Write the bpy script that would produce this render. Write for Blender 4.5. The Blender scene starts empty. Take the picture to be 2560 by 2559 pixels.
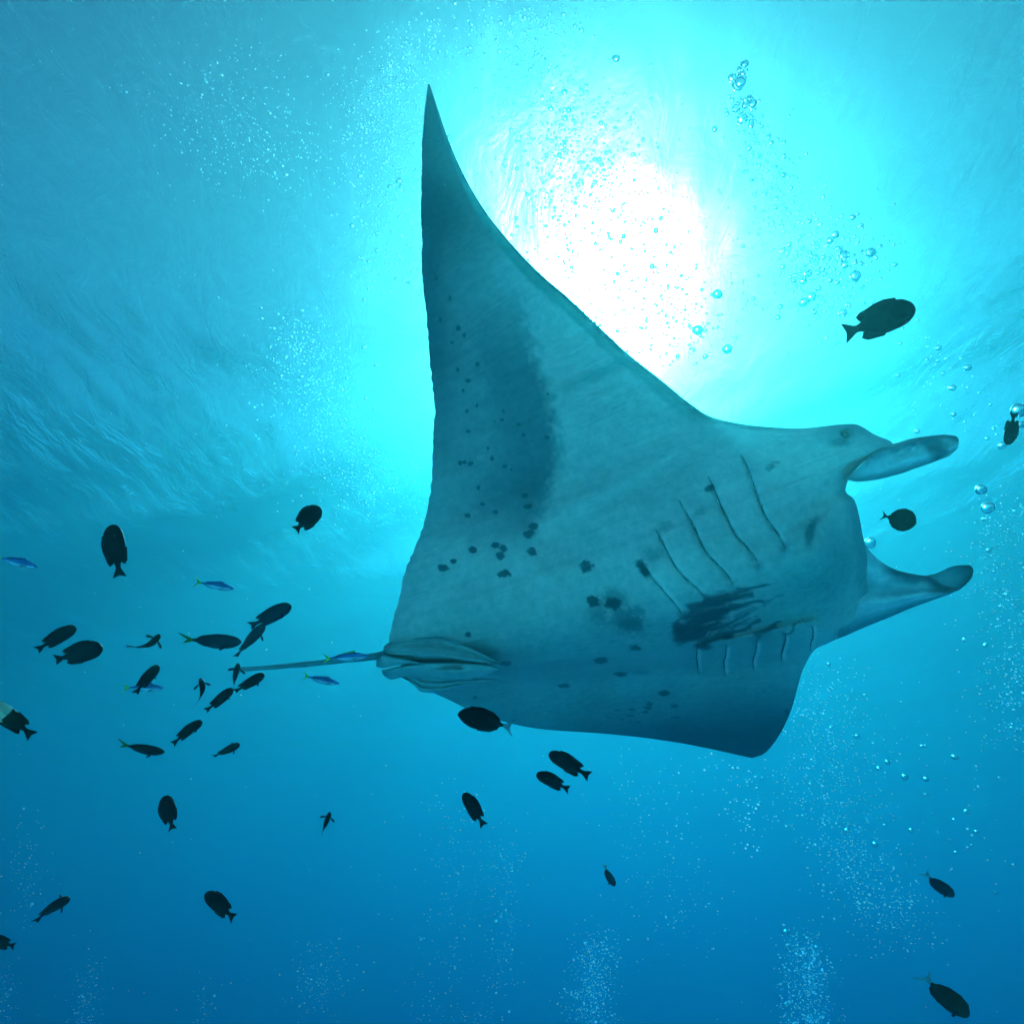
import bpy, math, random
import numpy as np
from mathutils import Vector, Matrix, noise

random.seed(7)
rng = np.random.default_rng(11)
S = bpy.context.scene
COL = S.collection
R = math.radians

# ------------------------------------------------------------------ camera
CP = Vector((0.0, 0.0, -7.0))
PITCH = 30.0
TAN = 0.637
cam = bpy.data.cameras.new('camera')
cam_ob = bpy.data.objects.new('camera', cam)
COL.objects.link(cam_ob)
cam_ob.location = CP
cam_ob.rotation_euler = (R(90 + PITCH), 0, 0)
cam.angle = 2 * math.atan(TAN)
cam.clip_start = 0.05
cam.clip_end = 2000
S.camera = cam_ob
RIGHT = Vector((1, 0, 0))
FWD = Vector((0, math.cos(R(PITCH)), math.sin(R(PITCH))))
UP = RIGHT.cross(FWD)
K = TAN / 1280.0


def P(px, py, d):
    """world point at distance d in front of the lens, px/py measured on the photograph"""
    return CP + (FWD + RIGHT * ((px - 1280) * K) + UP * ((1280 - py) * K)) * d


def PN(px, py, d):
    px, py, d = np.asarray(px, float), np.asarray(py, float), np.asarray(d, float)
    f, r, u, c = (np.array(v) for v in (FWD, RIGHT, UP, CP))
    return c + (f + r * ((px - 1280) * K)[..., None] + u * ((1280 - py) * K)[..., None]) * d[..., None]


# ------------------------------------------------------------------ sky and sun
SUN_DIR = (P(1535, 850, 1) - CP).normalized()
W = bpy.data.worlds.new('World')
S.world = W
W.use_nodes = True
wn = W.node_tree
sky = wn.nodes.new('ShaderNodeTexSky')
sky.sky_type = 'NISHITA'
sky.sun_disc = False
sky.sun_elevation = math.asin(SUN_DIR.z)
sky.sun_rotation = math.atan2(SUN_DIR.x, SUN_DIR.y)
wn.links.new(sky.outputs[0], wn.nodes['Background'].inputs[0])
wn.nodes['Background'].inputs[1].default_value = 0.05
sun = bpy.data.lights.new('sun', 'SUN')
sun.energy = 5.0
sun.angle = R(0.5)
sun.color = (1, 0.96, 0.9)
sun_ob = bpy.data.objects.new('sun', sun)
COL.objects.link(sun_ob)
sun_ob.rotation_euler = SUN_DIR.to_track_quat('Z', 'Y').to_euler()
sun_ob.location = SUN_DIR * 30
vs = S.view_settings
vs.view_transform = 'Standard'
vs.look = 'None'
vs.gamma = 1
vs.use_curve_mapping = False
vs.exposure = 0.95
S.cycles.use_denoising = True
S.cycles.volume_bounces = 3
S.cycles.max_bounces = 12
S.cycles.transmission_bounces = 8
S.cycles.transparent_max_bounces = 24
S.cycles.sample_clamp_indirect = 12
S.cycles.blur_glossy = 0.0


# ------------------------------------------------------------------ helpers
def tag(o, label=None, cat=None, group=None, kind=None):
    if label: o['label'] = label
    if cat: o['category'] = cat
    if group: o['group'] = group
    if kind: o['kind'] = kind
    return o


def mesh_np(name, v, f, mat, parent=None, col=None, uv=None, smooth=True):
    me = bpy.data.meshes.new(name)
    v = np.asarray(v, np.float32).reshape(-1, 3)
    f = np.asarray(f, np.int32)
    n, k = f.shape
    me.vertices.add(len(v)); me.vertices.foreach_set('co', v.ravel())
    me.loops.add(n * k); me.loops.foreach_set('vertex_index', f.ravel())
    me.polygons.add(n)
    me.polygons.foreach_set('loop_start', np.arange(0, n * k, k, dtype=np.int32))
    me.polygons.foreach_set('use_smooth', np.full(n, smooth, bool))
    if col is not None:
        a = me.color_attributes.new('pigment', 'FLOAT_COLOR', 'POINT')
        c = np.ones((len(v), 4), np.float32); c[:, :3] = np.asarray(col).reshape(-1, 3)
        a.data.foreach_set('color', c.ravel())
    if uv is not None:
        a = me.attributes.new('surf', 'FLOAT_VECTOR', 'POINT')
        a.data.foreach_set('vector', np.asarray(uv, np.float32).ravel())
    me.update(); me.validate()
    me.materials.append(mat)
    o = bpy.data.objects.new(name, me)
    COL.objects.link(o)
    if parent is not None: o.parent = parent
    return o


def empty(name, loc):
    o = bpy.data.objects.new(name, None)
    COL.objects.link(o)
    o.location = loc
    o.empty_display_size = 0.05
    return o


def adopt(o, par):
    """child keeps its world place under a moved parent"""
    o.parent = par
    o.matrix_parent_inverse = Matrix.Translation(-Vector(par.location))
    return o


def mat_new(name):
    m = bpy.data.materials.new(name)
    m.use_nodes = True
    return m, m.node_tree, m.node_tree.nodes['Principled BSDF']


def spline(kn, P_, s):
    """monotone-parameter cubic Hermite through points"""
    kn = np.asarray(kn, float); P_ = np.asarray(P_, float)
    if P_.ndim == 1: P_ = P_[:, None]
    d = np.diff(P_, axis=0) / np.diff(kn)[:, None]
    m = np.zeros_like(P_)
    m[0], m[-1] = d[0], d[-1]
    for i in range(1, len(kn) - 1):
        a, b = d[i - 1], d[i]
        same = (a * b) > 0
        m[i] = np.where(same, 2 * a * b / np.where(same, a + b, 1), (a + b) * 0.15)
    i = np.clip(np.searchsorted(kn, s, side='right') - 1, 0, len(kn) - 2)
    h = (kn[i + 1] - kn[i])
    t = ((s - kn[i]) / h)[:, None]; h = h[:, None]
    t2, t3 = t * t, t ** 3
    return (2 * t3 - 3 * t2 + 1) * P_[i] + (t3 - 2 * t2 + t) * h * m[i] + (-2 * t3 + 3 * t2) * P_[i + 1] + (t3 - t2) * h * m[i + 1]


def arc(pts, n):
    pts = np.asarray(pts, float)
    L = np.r_[0, np.cumsum(np.hypot(*np.diff(pts, axis=0).T))]
    return spline(L, pts, np.linspace(0, L[-1], n))


def sstep(a, b, x):
    t = np.clip((x - a) / (b - a), 0, 1)
    return t * t * (3 - 2 * t)


def vnoise(x, y, seed=0):
    """cheap smooth value noise on arrays"""
    xi, yi = np.floor(x).astype(int), np.floor(y).astype(int)
    fx, fy = x - xi, y - yi
    fx, fy = fx * fx * (3 - 2 * fx), fy * fy * (3 - 2 * fy)
    def hsh(a, b):
        h = (a * 374761393 + b * 668265263 + seed * 974634777) & 0xffffffff
        h = ((h ^ (h >> 13)) * 1274126177) & 0xffffffff
        return ((h ^ (h >> 16)) & 0xffff) / 65535.0
    return (hsh(xi, yi) * (1 - fx) + hsh(xi + 1, yi) * fx) * (1 - fy) + (hsh(xi, yi + 1) * (1 - fx) + hsh(xi + 1, yi + 1) * fx) * fy


def seg_dist(X, Y, a, b):
    ax, ay = a; bx, by = b
    dx, dy = bx - ax, by - ay
    L2 = dx * dx + dy * dy
    t = np.clip(((X - ax) * dx + (Y - ay) * dy) / L2, 0, 1)
    ex, ey = X - (ax + t * dx), Y - (ay + t * dy)
    return np.hypot(ex, ey), t, (dx * (Y - ay) - dy * (X - ax)) / math.sqrt(L2)


# ------------------------------------------------------------------ sea water (the air rule's haze box) and the surface overhead
m = bpy.data.materials.new('sea_water'); m.use_nodes = True
n = m.node_tree; n.nodes.clear()
out = n.nodes.new('ShaderNodeOutputMaterial'); v = n.nodes.new('ShaderNodeVolumePrincipled')
v.inputs['Color'].default_value = (0.030, 0.098, 0.090, 1)
v.inputs['Absorption Color'].default_value = (0.035, 0.700, 0.865, 1)
v.inputs['Density'].default_value = 0.36
v.inputs['Anisotropy'].default_value = 0.82
n.links.new(v.outputs[0], out.inputs['Volume'])
x, y, z0, z1 = 90.0, 110.0, -25.2, -0.45
vv = [(sx * x, yy, zz) for zz in (z0, z1) for yy in (-60, y) for sx in (-1, 1)]
ff = [(0, 2, 3, 1), (4, 5, 7, 6), (0, 1, 5, 4), (2, 6, 7, 3), (0, 4, 6, 2), (1, 3, 7, 5)]
haze = mesh_np('haze', vv, ff, m, smooth=False)
tag(haze, 'clear blue sea water fading to deep blue below the ray', kind='stuff')

# the surface seen from below: a rippled sheet, part refracting, part straight-through
m = bpy.data.materials.new('water_surface'); m.use_nodes = True
n = m.node_tree; n.nodes.clear(); N = n.nodes.new; LK = n.links.new
out = N('ShaderNodeOutputMaterial')
tc = N('ShaderNodeTexCoord')
mp = N('ShaderNodeMapping'); mp.inputs['Rotation'].default_value = (0, 0, R(38)); mp.inputs['Scale'].default_value = (1.0, 0.42, 1)
LK(tc.outputs['Object'], mp.inputs['Vector'])
n1 = N('ShaderNodeTexNoise'); n1.inputs['Scale'].default_value = 2.6; n1.inputs['Detail'].default_value = 6; n1.inputs['Roughness'].default_value = 0.55; n1.inputs['Distortion'].default_value = 0.6
n2 = N('ShaderNodeTexNoise'); n2.inputs['Scale'].default_value = 0.8; n2.inputs['Detail'].default_value = 2
LK(mp.outputs[0], n1.inputs['Vector']); LK(mp.outputs[0], n2.inputs['Vector'])
mx = N('ShaderNodeMath'); mx.operation = 'MULTIPLY_ADD'; mx.inputs[1].default_value = 4.5
LK(n2.outputs[0], mx.inputs[0]); LK(n1.outputs[0], mx.inputs[2])
bp = N('ShaderNodeBump'); bp.inputs['Strength'].default_value = 1.0; bp.inputs['Distance'].default_value = 0.06
LK(mx.outputs[0], bp.inputs['Height'])
gl = N('ShaderNodeBsdfGlass'); gl.inputs['IOR'].default_value = 1.2; gl.inputs['Roughness'].default_value = 0.02
gl.inputs['Color'].default_value = (0.97, 0.99, 1, 1)
LK(bp.outputs[0], gl.inputs['Normal'])
gr = N('ShaderNodeBsdfGlass'); gr.inputs['IOR'].default_value = 1.11; gr.inputs['Roughness'].default_value = 0.6
LK(bp.outputs[0], gr.inputs['Normal'])
mg_ = N('ShaderNodeMixShader'); 
lw2 = N('ShaderNodeLayerWeight'); lw2.inputs['Blend'].default_value = 0.5      # past the critical angle the surface mirrors the deep
mr2 = N('ShaderNodeMapRange'); mr2.inputs[1].default_value = 0.30; mr2.inputs[2].default_value = 0.60; mr2.inputs[3].default_value = 0.88; mr2.inputs[4].default_value = 0.0
mr2.interpolation_type = 'SMOOTHSTEP'
LK(lw2.outputs['Facing'], mr2.inputs[0]); LK(mr2.outputs[0], mg_.inputs[0]); LK(gl.outputs[0], mg_.inputs[1]); LK(gr.outputs[0], mg_.inputs[2])
tr = N('ShaderNodeBsdfTransparent'); tr.inputs['Color'].default_value = (1, 1, 1, 1)
lw = N('ShaderNodeLayerWeight'); lw.inputs['Blend'].default_value = 0.5
LK(bp.outputs[0], lw.inputs['Normal'])
mr = N('ShaderNodeMapRange'); mr.inputs[1].default_value = 0.25; mr.inputs[2].default_value = 0.5; mr.inputs[3].default_value = 0.40; mr.inputs[4].default_value = 1.0
LK(lw.outputs['Facing'], mr.inputs[0])
ms = N('ShaderNodeMixShader'); LK(mr.outputs[0], ms.inputs[0]); LK(tr.outputs[0], ms.inputs[1]); LK(mg_.outputs[0], ms.inputs[2])
LK(ms.outputs[0], out.inputs['Surface'])
NX, NY = 340, 360
gx, gy = np.meshgrid(np.linspace(-100, 100, NX), np.linspace(-60, 140, NY))
gx = gx * np.abs(gx / 100) ** 0.55; gyc = gy - 12; gy = 12 + gyc * np.abs(gyc / 128) ** 0.4
z = np.zeros_like(gx)
for lam, amp, ang in ((6.1, .035, 40), (3.7, .022, 62), (2.3, .018, 25), (1.5, .012, 50), (4.6, .02, 95)):
    a = R(ang); z += amp * np.sin((gx * math.cos(a) + gy * math.sin(a)) * 2 * math.pi / lam + 1.5 * vnoise(gx * .3 + 50, gy * .3 + 70, int(ang)) * 3)
vv = np.stack([gx, gy, z], -1)
idx = np.arange(NX * NY).reshape(NY, NX)
ff = np.stack([idx[:-1, :-1], idx[:-1, 1:], idx[1:, 1:], idx[1:, :-1]], -1).reshape(-1, 4)
ws = mesh_np('water_surface', vv, ff, m)
tag(ws, 'rippled sea surface seen from below with bright sun patch', kind='structure')

# unseen white sand slope behind the camera, added to bounce light onto the belly
m, n, b = mat_new('sand')
nz = n.nodes.new('ShaderNodeTexNoise'); nz.inputs['Scale'].default_value = 3; nz.inputs['Detail'].default_value = 6
cr = n.nodes.new('ShaderNodeValToRGB'); cr.color_ramp.elements[0].color = (.66, .60, .55, 1); cr.color_ramp.elements[1].color = (.84, .79, .74, 1)
n.links.new(nz.outputs[0], cr.inputs[0]); n.links.new(cr.outputs[0], b.inputs['Base Color']); b.inputs['Roughness'].default_value = .9
gx, gy = np.meshgrid(np.linspace(-88, 88, 120), np.linspace(-58, 108, 240))
zz = np.clip(-8.9 - .72 * gy, -24, -2.3) + .35 * vnoise(gx / 5 + 40, gy / 5 + 40, 3) + .06 * np.sin(gy * 4 + 2 * vnoise(gx / 2 + 90, gy / 2 + 90, 4))
idx = np.arange(28800).reshape(240, 120)
bounce_bed = mesh_np('bounce_slope', np.stack([gx, gy, zz], -1), np.stack([idx[:-1, :-1], idx[:-1, 1:], idx[1:, 1:], idx[1:, :-1]], -1).reshape(-1, 4), m)
tag(bounce_bed, 'unseen white sand slope added to bounce light onto the manta belly', kind='structure')

# ------------------------------------------------------------------ manta skin
m, n, b = mat_new('ray_skin')
N = n.nodes.new; LK = n.links.new
at = N('ShaderNodeAttribute'); at.attribute_name = 'pigment'
uvn = N('ShaderNodeAttribute'); uvn.attribute_name = 'surf'
tcx = N('ShaderNodeTexCoord')
mp = N('ShaderNodeMapping'); mp.inputs['Scale'].default_value = (3, 150, 1)
LK(uvn.outputs['Vector'], mp.inputs['Vector'])
st = N('ShaderNodeTexNoise'); st.inputs['Scale'].default_value = 1.0; st.inputs['Detail'].default_value = 3
LK(mp.outputs[0], st.inputs['Vector'])
fn = N('ShaderNodeTexNoise'); fn.inputs['Scale'].default_value = 55; fn.inputs['Detail'].default_value = 6; fn.inputs['Roughness'].default_value = 0.7
LK(tcx.outputs['Object'], fn.inputs['Vector'])
md = N('ShaderNodeTexNoise'); md.inputs['Scale'].default_value = 7; md.inputs['Detail'].default_value = 4
LK(tcx.outputs['Object'], md.inputs['Vector'])
def mr_(src, a, b_, c, d):
    r = N('ShaderNodeMapRange'); r.inputs[1].default_value = a; r.inputs[2].default_value = b_; r.inputs[3].default_value = c; r.inputs[4].default_value = d
    LK(src, r.inputs[0]); return r.outputs[0]
def mul(a, b_):
    r = N('ShaderNodeMath'); r.operation = 'MULTIPLY'; LK(a, r.inputs[0]); LK(b_, r.inputs[1]); return r.outputs[0]
k = mul(mul(mr_(fn.outputs[0], .3, .7, .80, 1.12), mr_(st.outputs[0], .3, .7, .95, 1.03)), mr_(md.outputs[0], .3, .7, .88, 1.08))
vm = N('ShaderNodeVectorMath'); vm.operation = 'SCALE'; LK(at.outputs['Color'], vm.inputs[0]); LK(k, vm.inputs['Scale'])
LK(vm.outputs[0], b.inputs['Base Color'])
b.inputs['Roughness'].default_value = 0.55
b.inputs['Specular IOR Level'].default_value = 0.25
ad = N('ShaderNodeMath'); ad.operation = 'MULTIPLY_ADD'; ad.inputs[1].default_value = 0.25
LK(fn.outputs[0], ad.inputs[0]); LK(st.outputs[0], ad.inputs[2])
bp = N('ShaderNodeBump'); bp.inputs['Strength'].default_value = 0.4; bp.inputs['Distance'].default_value = 0.004
LK(ad.outputs[0], bp.inputs['Height']); LK(bp.outputs[0], b.inputs['Normal'])
SKIN = m

D0 = 1.55
# rows of the disc from the body axis to the wing tips: (row, trailing point, leading point)
UPK = [(0, (1000, 1650), (2159, 1348)), (.03, (1000, 1630), (2136, 1250)), (.045, (994, 1617), (2114, 1228)), (.06, (973, 1604), (2119, 1204)),
       (.09, (980, 1572), (2165, 1150)), (.12, (985, 1550), (2232, 1111)), (.15, (992, 1520), (2187, 1087)), (.18, (1001, 1489), (2132, 1060)),
       (.23, (1012, 1440), (2000, 1071)), (.28, (1024, 1398), (1900, 1066)), (.34, (1047, 1344), (1780, 1043)), (.40, (1066, 1282), (1729, 1012)),
       (.46, (1078, 1215), (1651, 949)), (.53, (1084, 1133), (1573, 887)), (.60, (1086, 1041), (1496, 815)), (.67, (1081, 955), (1418, 742)),
       (.74, (1074, 870), (1340, 675)), (.80, (1062, 735), (1263, 592)), (.85, (1055, 644), (1211, 525)), (.90, (1052, 488), (1159, 437)),
       (.94, (1054, 400), (1118, 343)), (.97, (1060, 290), (1092, 266)), (1, (1070, 211), (1074, 211))]
LOK = [(0, (1000, 1650), (2159, 1348)), (.05, (1003, 1665), (2168, 1397)), (.10, (1006, 1675), (2167, 1442)), (.15, (1010, 1685), (2172, 1487)),
       (.22, (1025, 1700), (2138, 1556)), (.30, (1045, 1715), (2095, 1595)), (.38, (1082, 1731), (2037, 1624)), (.45, (1120, 1748), (2023, 1643)),
       (.55, (1200, 1785), (2003, 1686)), (.65, (1350, 1822), (1990, 1735)), (.74, (1500, 1833), (1978, 1775)), (.82, (1600, 1843), (1958, 1820)),
       (.90, (1699, 1857), (1933, 1860)), (.96, (1799, 1877), (1908, 1885)), (1, (1872, 1893), (1881, 1895))]
NC, NU, NL = 400, 400, 230
def rows(kn, s):
    k_ = [q[0] for q in kn]
    return spline(k_, [q[1] for q in kn], s), spline(k_, [q[2] for q in kn], s)
su = np.linspace(1, 0, NU)
Tu, Lu = rows(UPK, su)
# ragged trailing edge of the raised wing
Tu[:, 0] += (1.6 * np.sin(Tu[:, 1] / 5.5 + 6 * vnoise(Tu[:, 1] / 30, Tu[:, 1] * 0, 5)) * vnoise(Tu[:, 1] / 40, Tu[:, 1] * 0, 3) + 5 * (vnoise(Tu[:, 1] / 60, Tu[:, 1] * 0, 6) - .5)) * sstep(0.03, .1, su) * sstep(1, .93, su)
sl = np.linspace(0, 1, NL)[1:]
Tl, Ll = rows(LOK, sl)
T = np.r_[Tu, Tl]; L = np.r_[Lu, Ll]; SS = np.r_[su, -sl]
c = np.linspace(0, 1, NC); c = c + 0.04 * np.sin(2 * np.pi * c) * -1 / 2
X = T[:, None, 0] * (1 - c) + L[:, None, 0] * c
Y = T[:, None, 1] * (1 - c) + L[:, None, 1] * c
SG = np.repeat(SS[:, None], NC, 1); CG = np.repeat(c[None], len(SS), 0)
wu = spline([0, .08, .2, .35, .5, .7, .85, 1], [0, .02, .08, .16, .23, .42, .72, 1.15], np.clip(SG.ravel(), 0, 1))[:, 0].reshape(SG.shape)
wl = spline([0, .1, .2, .3, .38, .45, .55, .7, .85, 1], [0, .04, .14, .34, .52, .60, .70, .95, 1.35, 1.9], np.clip(-SG.ravel(), 0, 1))[:, 0].reshape(SG.shape)
Wd = np.where(SG >= 0, wu, wl) * .62
# fade of the body fall towards the tail (thin) and belly fullness at mid length
thick = .03 + .30 * np.exp(-(np.where(SG > 0, SG / .30, SG / .34)) ** 2) * .6 * (0.35 + 0.65 * sstep(0, .5, CG))
H = np.zeros_like(X)                      # relief towards the lens, metres
H += .07 * np.exp(-((X - 1750) / 260) ** 2 - ((Y - 1420) / 170) ** 2)
H += .05 * np.exp(-((X - 2040) / 120) ** 2 - ((Y - 1400) / 110) ** 2)
H -= .035 * np.exp(-((X - 2050) / 60) ** 2 - ((Y - 1255 - (X - 2050) * -.8) / 26) ** 2)       # crease behind the corner of the mouth
H -= .02 * np.exp(-((X - 2140) / 50) ** 2 - ((Y - 1500) / 70) ** 2)
# shoulder folds
H += .008 * np.sin((Y + .55 * X) / 17) * np.exp(-((X - 1480) / 230) ** 2 - ((Y - 1210 + (X - 1480) * .45) / 75) ** 2)
H += .006 * np.sin((Y + .18 * X) / 7) * np.exp(-((X - 1800) / 260) ** 2 - ((Y - 1740 + (X - 1800) * .3) / 60) ** 2)
z1 = lambda p: (p[0] * .4971 + 1600, p[1] * .4971 + 950)
z3 = lambda p: (p[0] * .4143 + 900, p[1] * .4143 + 1000)
z4 = lambda p: (p[0] * .4141 + 1500, p[1] * .4141 + 1400)
z2 = lambda p: (p[0] * .5179 + 900, p[1] * .5179 + 100)
GILLS = [[(510, 380), (545, 450), (570, 520), (600, 610), (640, 700), (690, 765), (725, 830), (735, 855)],
         [(342, 485), (375, 560), (405, 630), (450, 720), (490, 790), (545, 850), (590, 910), (600, 935)],
         [(195, 605), (240, 680), (280, 760), (330, 860), (390, 930), (440, 985), (470, 1030)],
         [(80, 750), (120, 830), (165, 920), (215, 985), (290, 1050), (330, 1095)],
         [(10, 920), (50, 980), (110, 1050), (155, 1100), (195, 1150), (215, 1180)],
         [(863, 1235), (872, 1270), (862, 1320), (855, 1365)], [(732, 1280), (728, 1320), (712, 1370), (715, 1420)],
         [(588, 1310), (585, 1360), (568, 1410), (572, 1460)], [(437, 1330), (432, 1370), (422, 1430), (430, 1490)],
         [(290, 1345), (285, 1390), (288, 1440), (298, 1480)]]
GILLS = [[z1(p) for p in g] for g in GILLS]
RIM = np.zeros_like(X)
for gi, g in enumerate(GILLS):
    gp = arc(g, 14)
    best = np.full(X.shape, 1e9); sg = np.zeros_like(X); tt = np.zeros_like(X)
    for i in range(len(gp) - 1):
        dd, t_, sd = seg_dist(X, Y, gp[i], gp[i + 1])
        mk = dd < best
        best = np.where(mk, dd, best); sg = np.where(mk, sd, sg); tt = np.where(mk, (i + t_) / (len(gp) - 1), tt)
    fade = sstep(0, .12, tt) * sstep(1, .85, tt)
    side = np.where(sg < 0, 1, 0)
    RIM = np.maximum(RIM, fade * np.exp(-((best - 6) / 4.5) ** 2) * side)
    H += fade * (.008 * np.exp(-best / 26) * side - .004 * np.exp(-best / 8) * (1 - side))
    # pale knuckle at the inner end of each slit
    ex, ey = gp[-1] if gi < 5 else gp[0]
    H += .018 * np.exp(-((X - ex) ** 2 + (Y - ey) ** 2) / 11 ** 2)
# raised ridge carrying the far row of gills, pleats of skin, folds round the jaw
dd, t_, sd = seg_dist(X, Y, (1745, 1652), (2030, 1585))
H += .028 * sstep(46, 30, dd) * sstep(0, .03, t_ + (dd < 46) * .01)
dd, t_, sd = seg_dist(X, Y, (2040, 1300), (2118, 1212)); H -= .012 * np.exp(-(dd / 9) ** 2)
dd, t_, sd = seg_dist(X, Y, (1960, 1300), (2060, 1225)); H += .010 * np.exp(-(dd / 16) ** 2); 
for a_, b_ in (((1990, 1290), (2085, 1255)), ((1975, 1380), (2060, 1290)), ((2010, 1540), (2120, 1480)), ((1960, 1560), (2050, 1500)), ((1890, 1545), (1990, 1490))):
    dd, t_, sd = seg_dist(X + 12 * (vnoise(X / 40, Y / 40, 14) - .5), Y, a_, b_)
    H += .005 * np.exp(-(dd / 12) ** 2) * np.sin(np.pi * np.clip(t_, .02, .98)) - .005 * np.exp(-((dd - 14) / 9) ** 2) * (sd > 0) * np.sin(np.pi * np.clip(t_, .02, .98))
H += .010 * (vnoise(X / 130, Y / 90, 21) - .5) + .004 * (vnoise(X / 45, Y / 40, 22) - .5)
# edge rounding
edge = np.abs(2 * CG - 1) ** 10
Wd = Wd + edge * thick * .35
DV = D0 + Wd - H * np.minimum(1, 4 * (1 - np.abs(2 * CG - 1)) + .2)
prof = np.sqrt(np.clip(np.sin(np.pi * CG), 0, 1)) * sstep(0, .02, 1 - np.abs(SG))
DD = DV + thick * prof + 1e-4

# pigment ------------------------------------------------------------
base = np.array([1.0, .65, .59])
C = np.ones(X.shape + (3,)) * base
wob = (vnoise(X / 9, Y / 9, 1) - .5) * .8 + (vnoise(X / 22, Y / 22, 2) - .5) * .7
def mix(mask, colr):
    global C
    C = C * (1 - mask[..., None]) + np.asarray(colr) * mask[..., None]
# grey band down the raised wing, crisp on its head side
bx = 1310 + 90 * sstep(700, 1150, Y) - 60 * sstep(1150, 1350, Y) + 26 * wob
band = sstep(bx + 26, bx - 30, X) * sstep(bx - 330, bx - 90, X) * sstep(600, 950, Y) * sstep(1420, 1220, Y)
mix(.85 * band, (.10, .17, .20))
# grey tone growing to the wing tip, and along the trailing margin
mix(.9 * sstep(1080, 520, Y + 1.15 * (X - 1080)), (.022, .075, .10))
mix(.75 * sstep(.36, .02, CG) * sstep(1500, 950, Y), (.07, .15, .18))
# leading margin strip: teal of backlight through the thin fin painted as colour
stripw = .055 + .05 * sstep(.45, .9, SG)
mg = sstep(1 - stripw - .02, 1 - stripw + .01, CG + .012 * wob) * sstep(.30, .42, SG)
mix((.6 + .3 * sstep(.4, .8, SG)) * mg, (.03, .24, .23))
mix(.9 * sstep(.965, .99, CG) * sstep(.2, .3, SG), (.03, .10, .13))
mix(.7 * np.exp(-(((X - 1555) + (Y - 905) * .8) / 90) ** 2 - ((Y - 905 + (X - 1555) * .45) / 16) ** 2), (.06, .32, .31))
# tail end, lower body and far wing: light falloff painted into the pigment
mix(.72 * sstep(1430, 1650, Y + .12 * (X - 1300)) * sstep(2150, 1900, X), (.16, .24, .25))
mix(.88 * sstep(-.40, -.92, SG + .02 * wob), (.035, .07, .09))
# throat
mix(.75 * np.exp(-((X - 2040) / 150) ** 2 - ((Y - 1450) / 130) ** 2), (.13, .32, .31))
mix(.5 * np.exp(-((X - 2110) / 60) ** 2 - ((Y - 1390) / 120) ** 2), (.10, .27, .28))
for (a, bb, w, st_) in [((340, 1110), (600, 1040), 22, .8), ((500, 1045), (660, 1030), 13, .8), ((250, 1150), (560, 1080), 28, .9), ((220, 1190), (620, 1110), 22, .85),
                   ((200, 1260), (450, 1160), 34, .95), ((190, 1310), (400, 1220), 26, .9), ((300, 1330), (560, 1240), 22, .85), ((330, 1325), (470, 1280), 20, .8),
                   ((440, 1290), (600, 1210), 17, .9), ((590, 1290), (710, 1210), 17, .8), ((600, 1110), (720, 1090), 10, .5), ((730, 1280), (830, 1200), 8, .6),
                   ((180, 1240), (330, 1180), 20, .8), ((350, 1090), (430, 1075), 18, .7)]:
    dd, t_, _ = seg_dist(X + 16 * (vnoise(X / 26, Y / 14, 8) - .5), Y + 14 * (vnoise(X / 30, Y / 12, 9) - .5), z1(a), z1(bb))
    w_ = w * .42 * (1 - .55 * t_) * (1 + .35 * wob)
    mix(st_ * np.exp(-(dd / (w_ * (1.15 + .5 * (vnoise(X / 50, Y / 7, 41) - .5)))) ** 3), (.022, .06, .085))
_r = random.Random(5)
for i in range(34):          # fine feathered strokes breaking up the dark patch
    ax_, ay_ = _r.uniform(170, 480), 0
    ay_ = 1300 - (ax_ - 170) * .30 + _r.uniform(-80, 45)
    ln = _r.uniform(70, 210)
    dd, t_, _ = seg_dist(X + 8 * (vnoise(X / 22, Y / 10, 8) - .5), Y + 9 * (vnoise(X / 25, Y / 10, 9) - .5), z1((ax_, ay_)), z1((ax_ + ln, ay_ - ln * _r.uniform(.18, .5))))
    w_ = _r.uniform(3, 5.5) * (1 - .75 * t_)
    mix(_r.uniform(.45, .9) * np.exp(-(dd / w_) ** 2), (.022, .06, .085))
def spot(p, rx, ry, st_=.9, ang=0, soft=.25, colr=(.03, .085, .11)):
    ca, sa = math.cos(R(ang)), math.sin(R(ang))
    u = ((X - p[0]) * ca - (Y - p[1]) * sa) / rx; v_ = ((X - p[0]) * sa + (Y - p[1]) * ca) / ry
    r = np.hypot(u, v_) + .55 * wob + .45 * (vnoise(X / 5, Y / 5, 31) - .5)
    mix(st_ * sstep(1 + soft, 1 - soft, r), colr)
for q in [(497, 1012, 30, 18), (563, 972, 20, 13), (680, 905, 26, 20), (815, 875, 24, 18), (868, 898, 25, 22), (848, 935, 24, 24), (865, 1050, 40, 22), (1037, 915, 30, 24),
          (1020, 808, 33, 22), (1042, 762, 28, 18), (1012, 640, 28, 16), (996, 580, 20, 14), (818, 675, 17, 12), (742, 628, 15, 11), (650, 697, 18, 11), (715, 527, 14, 13),
          (602, 380, 12, 12), (632, 378, 12, 12), (668, 383, 15, 12), (795, 352, 15, 15), (877, 405, 15, 12), (912, 418, 10, 8), (770, 292, 10, 10), (652, 190, 14, 11),
          (985, 212, 12, 12), (1127, 228, 16, 10), (955, 147, 11, 8), (856, 122, 12, 10), (813, 130, 7, 8), (866, 67, 8, 12), (706, 35, 10, 10), (645, 70, 10, 10),
          (1362, 1003, 40, 36), (1413, 1213, 36, 32), (1525, 1228, 42, 34), (650, 1415, 20, 16), (1658, 1498, 36, 18), (1458, 1570, 34, 17), (1572, 1655, 38, 14),
          (1228, 1725, 28, 12), (1832, 1770, 28, 14), (697, 1792, 13, 7), (880, 1590, 32, 14)]:
    spot(z3(q[:2]), q[2] * .43, q[3] * .43)
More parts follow.
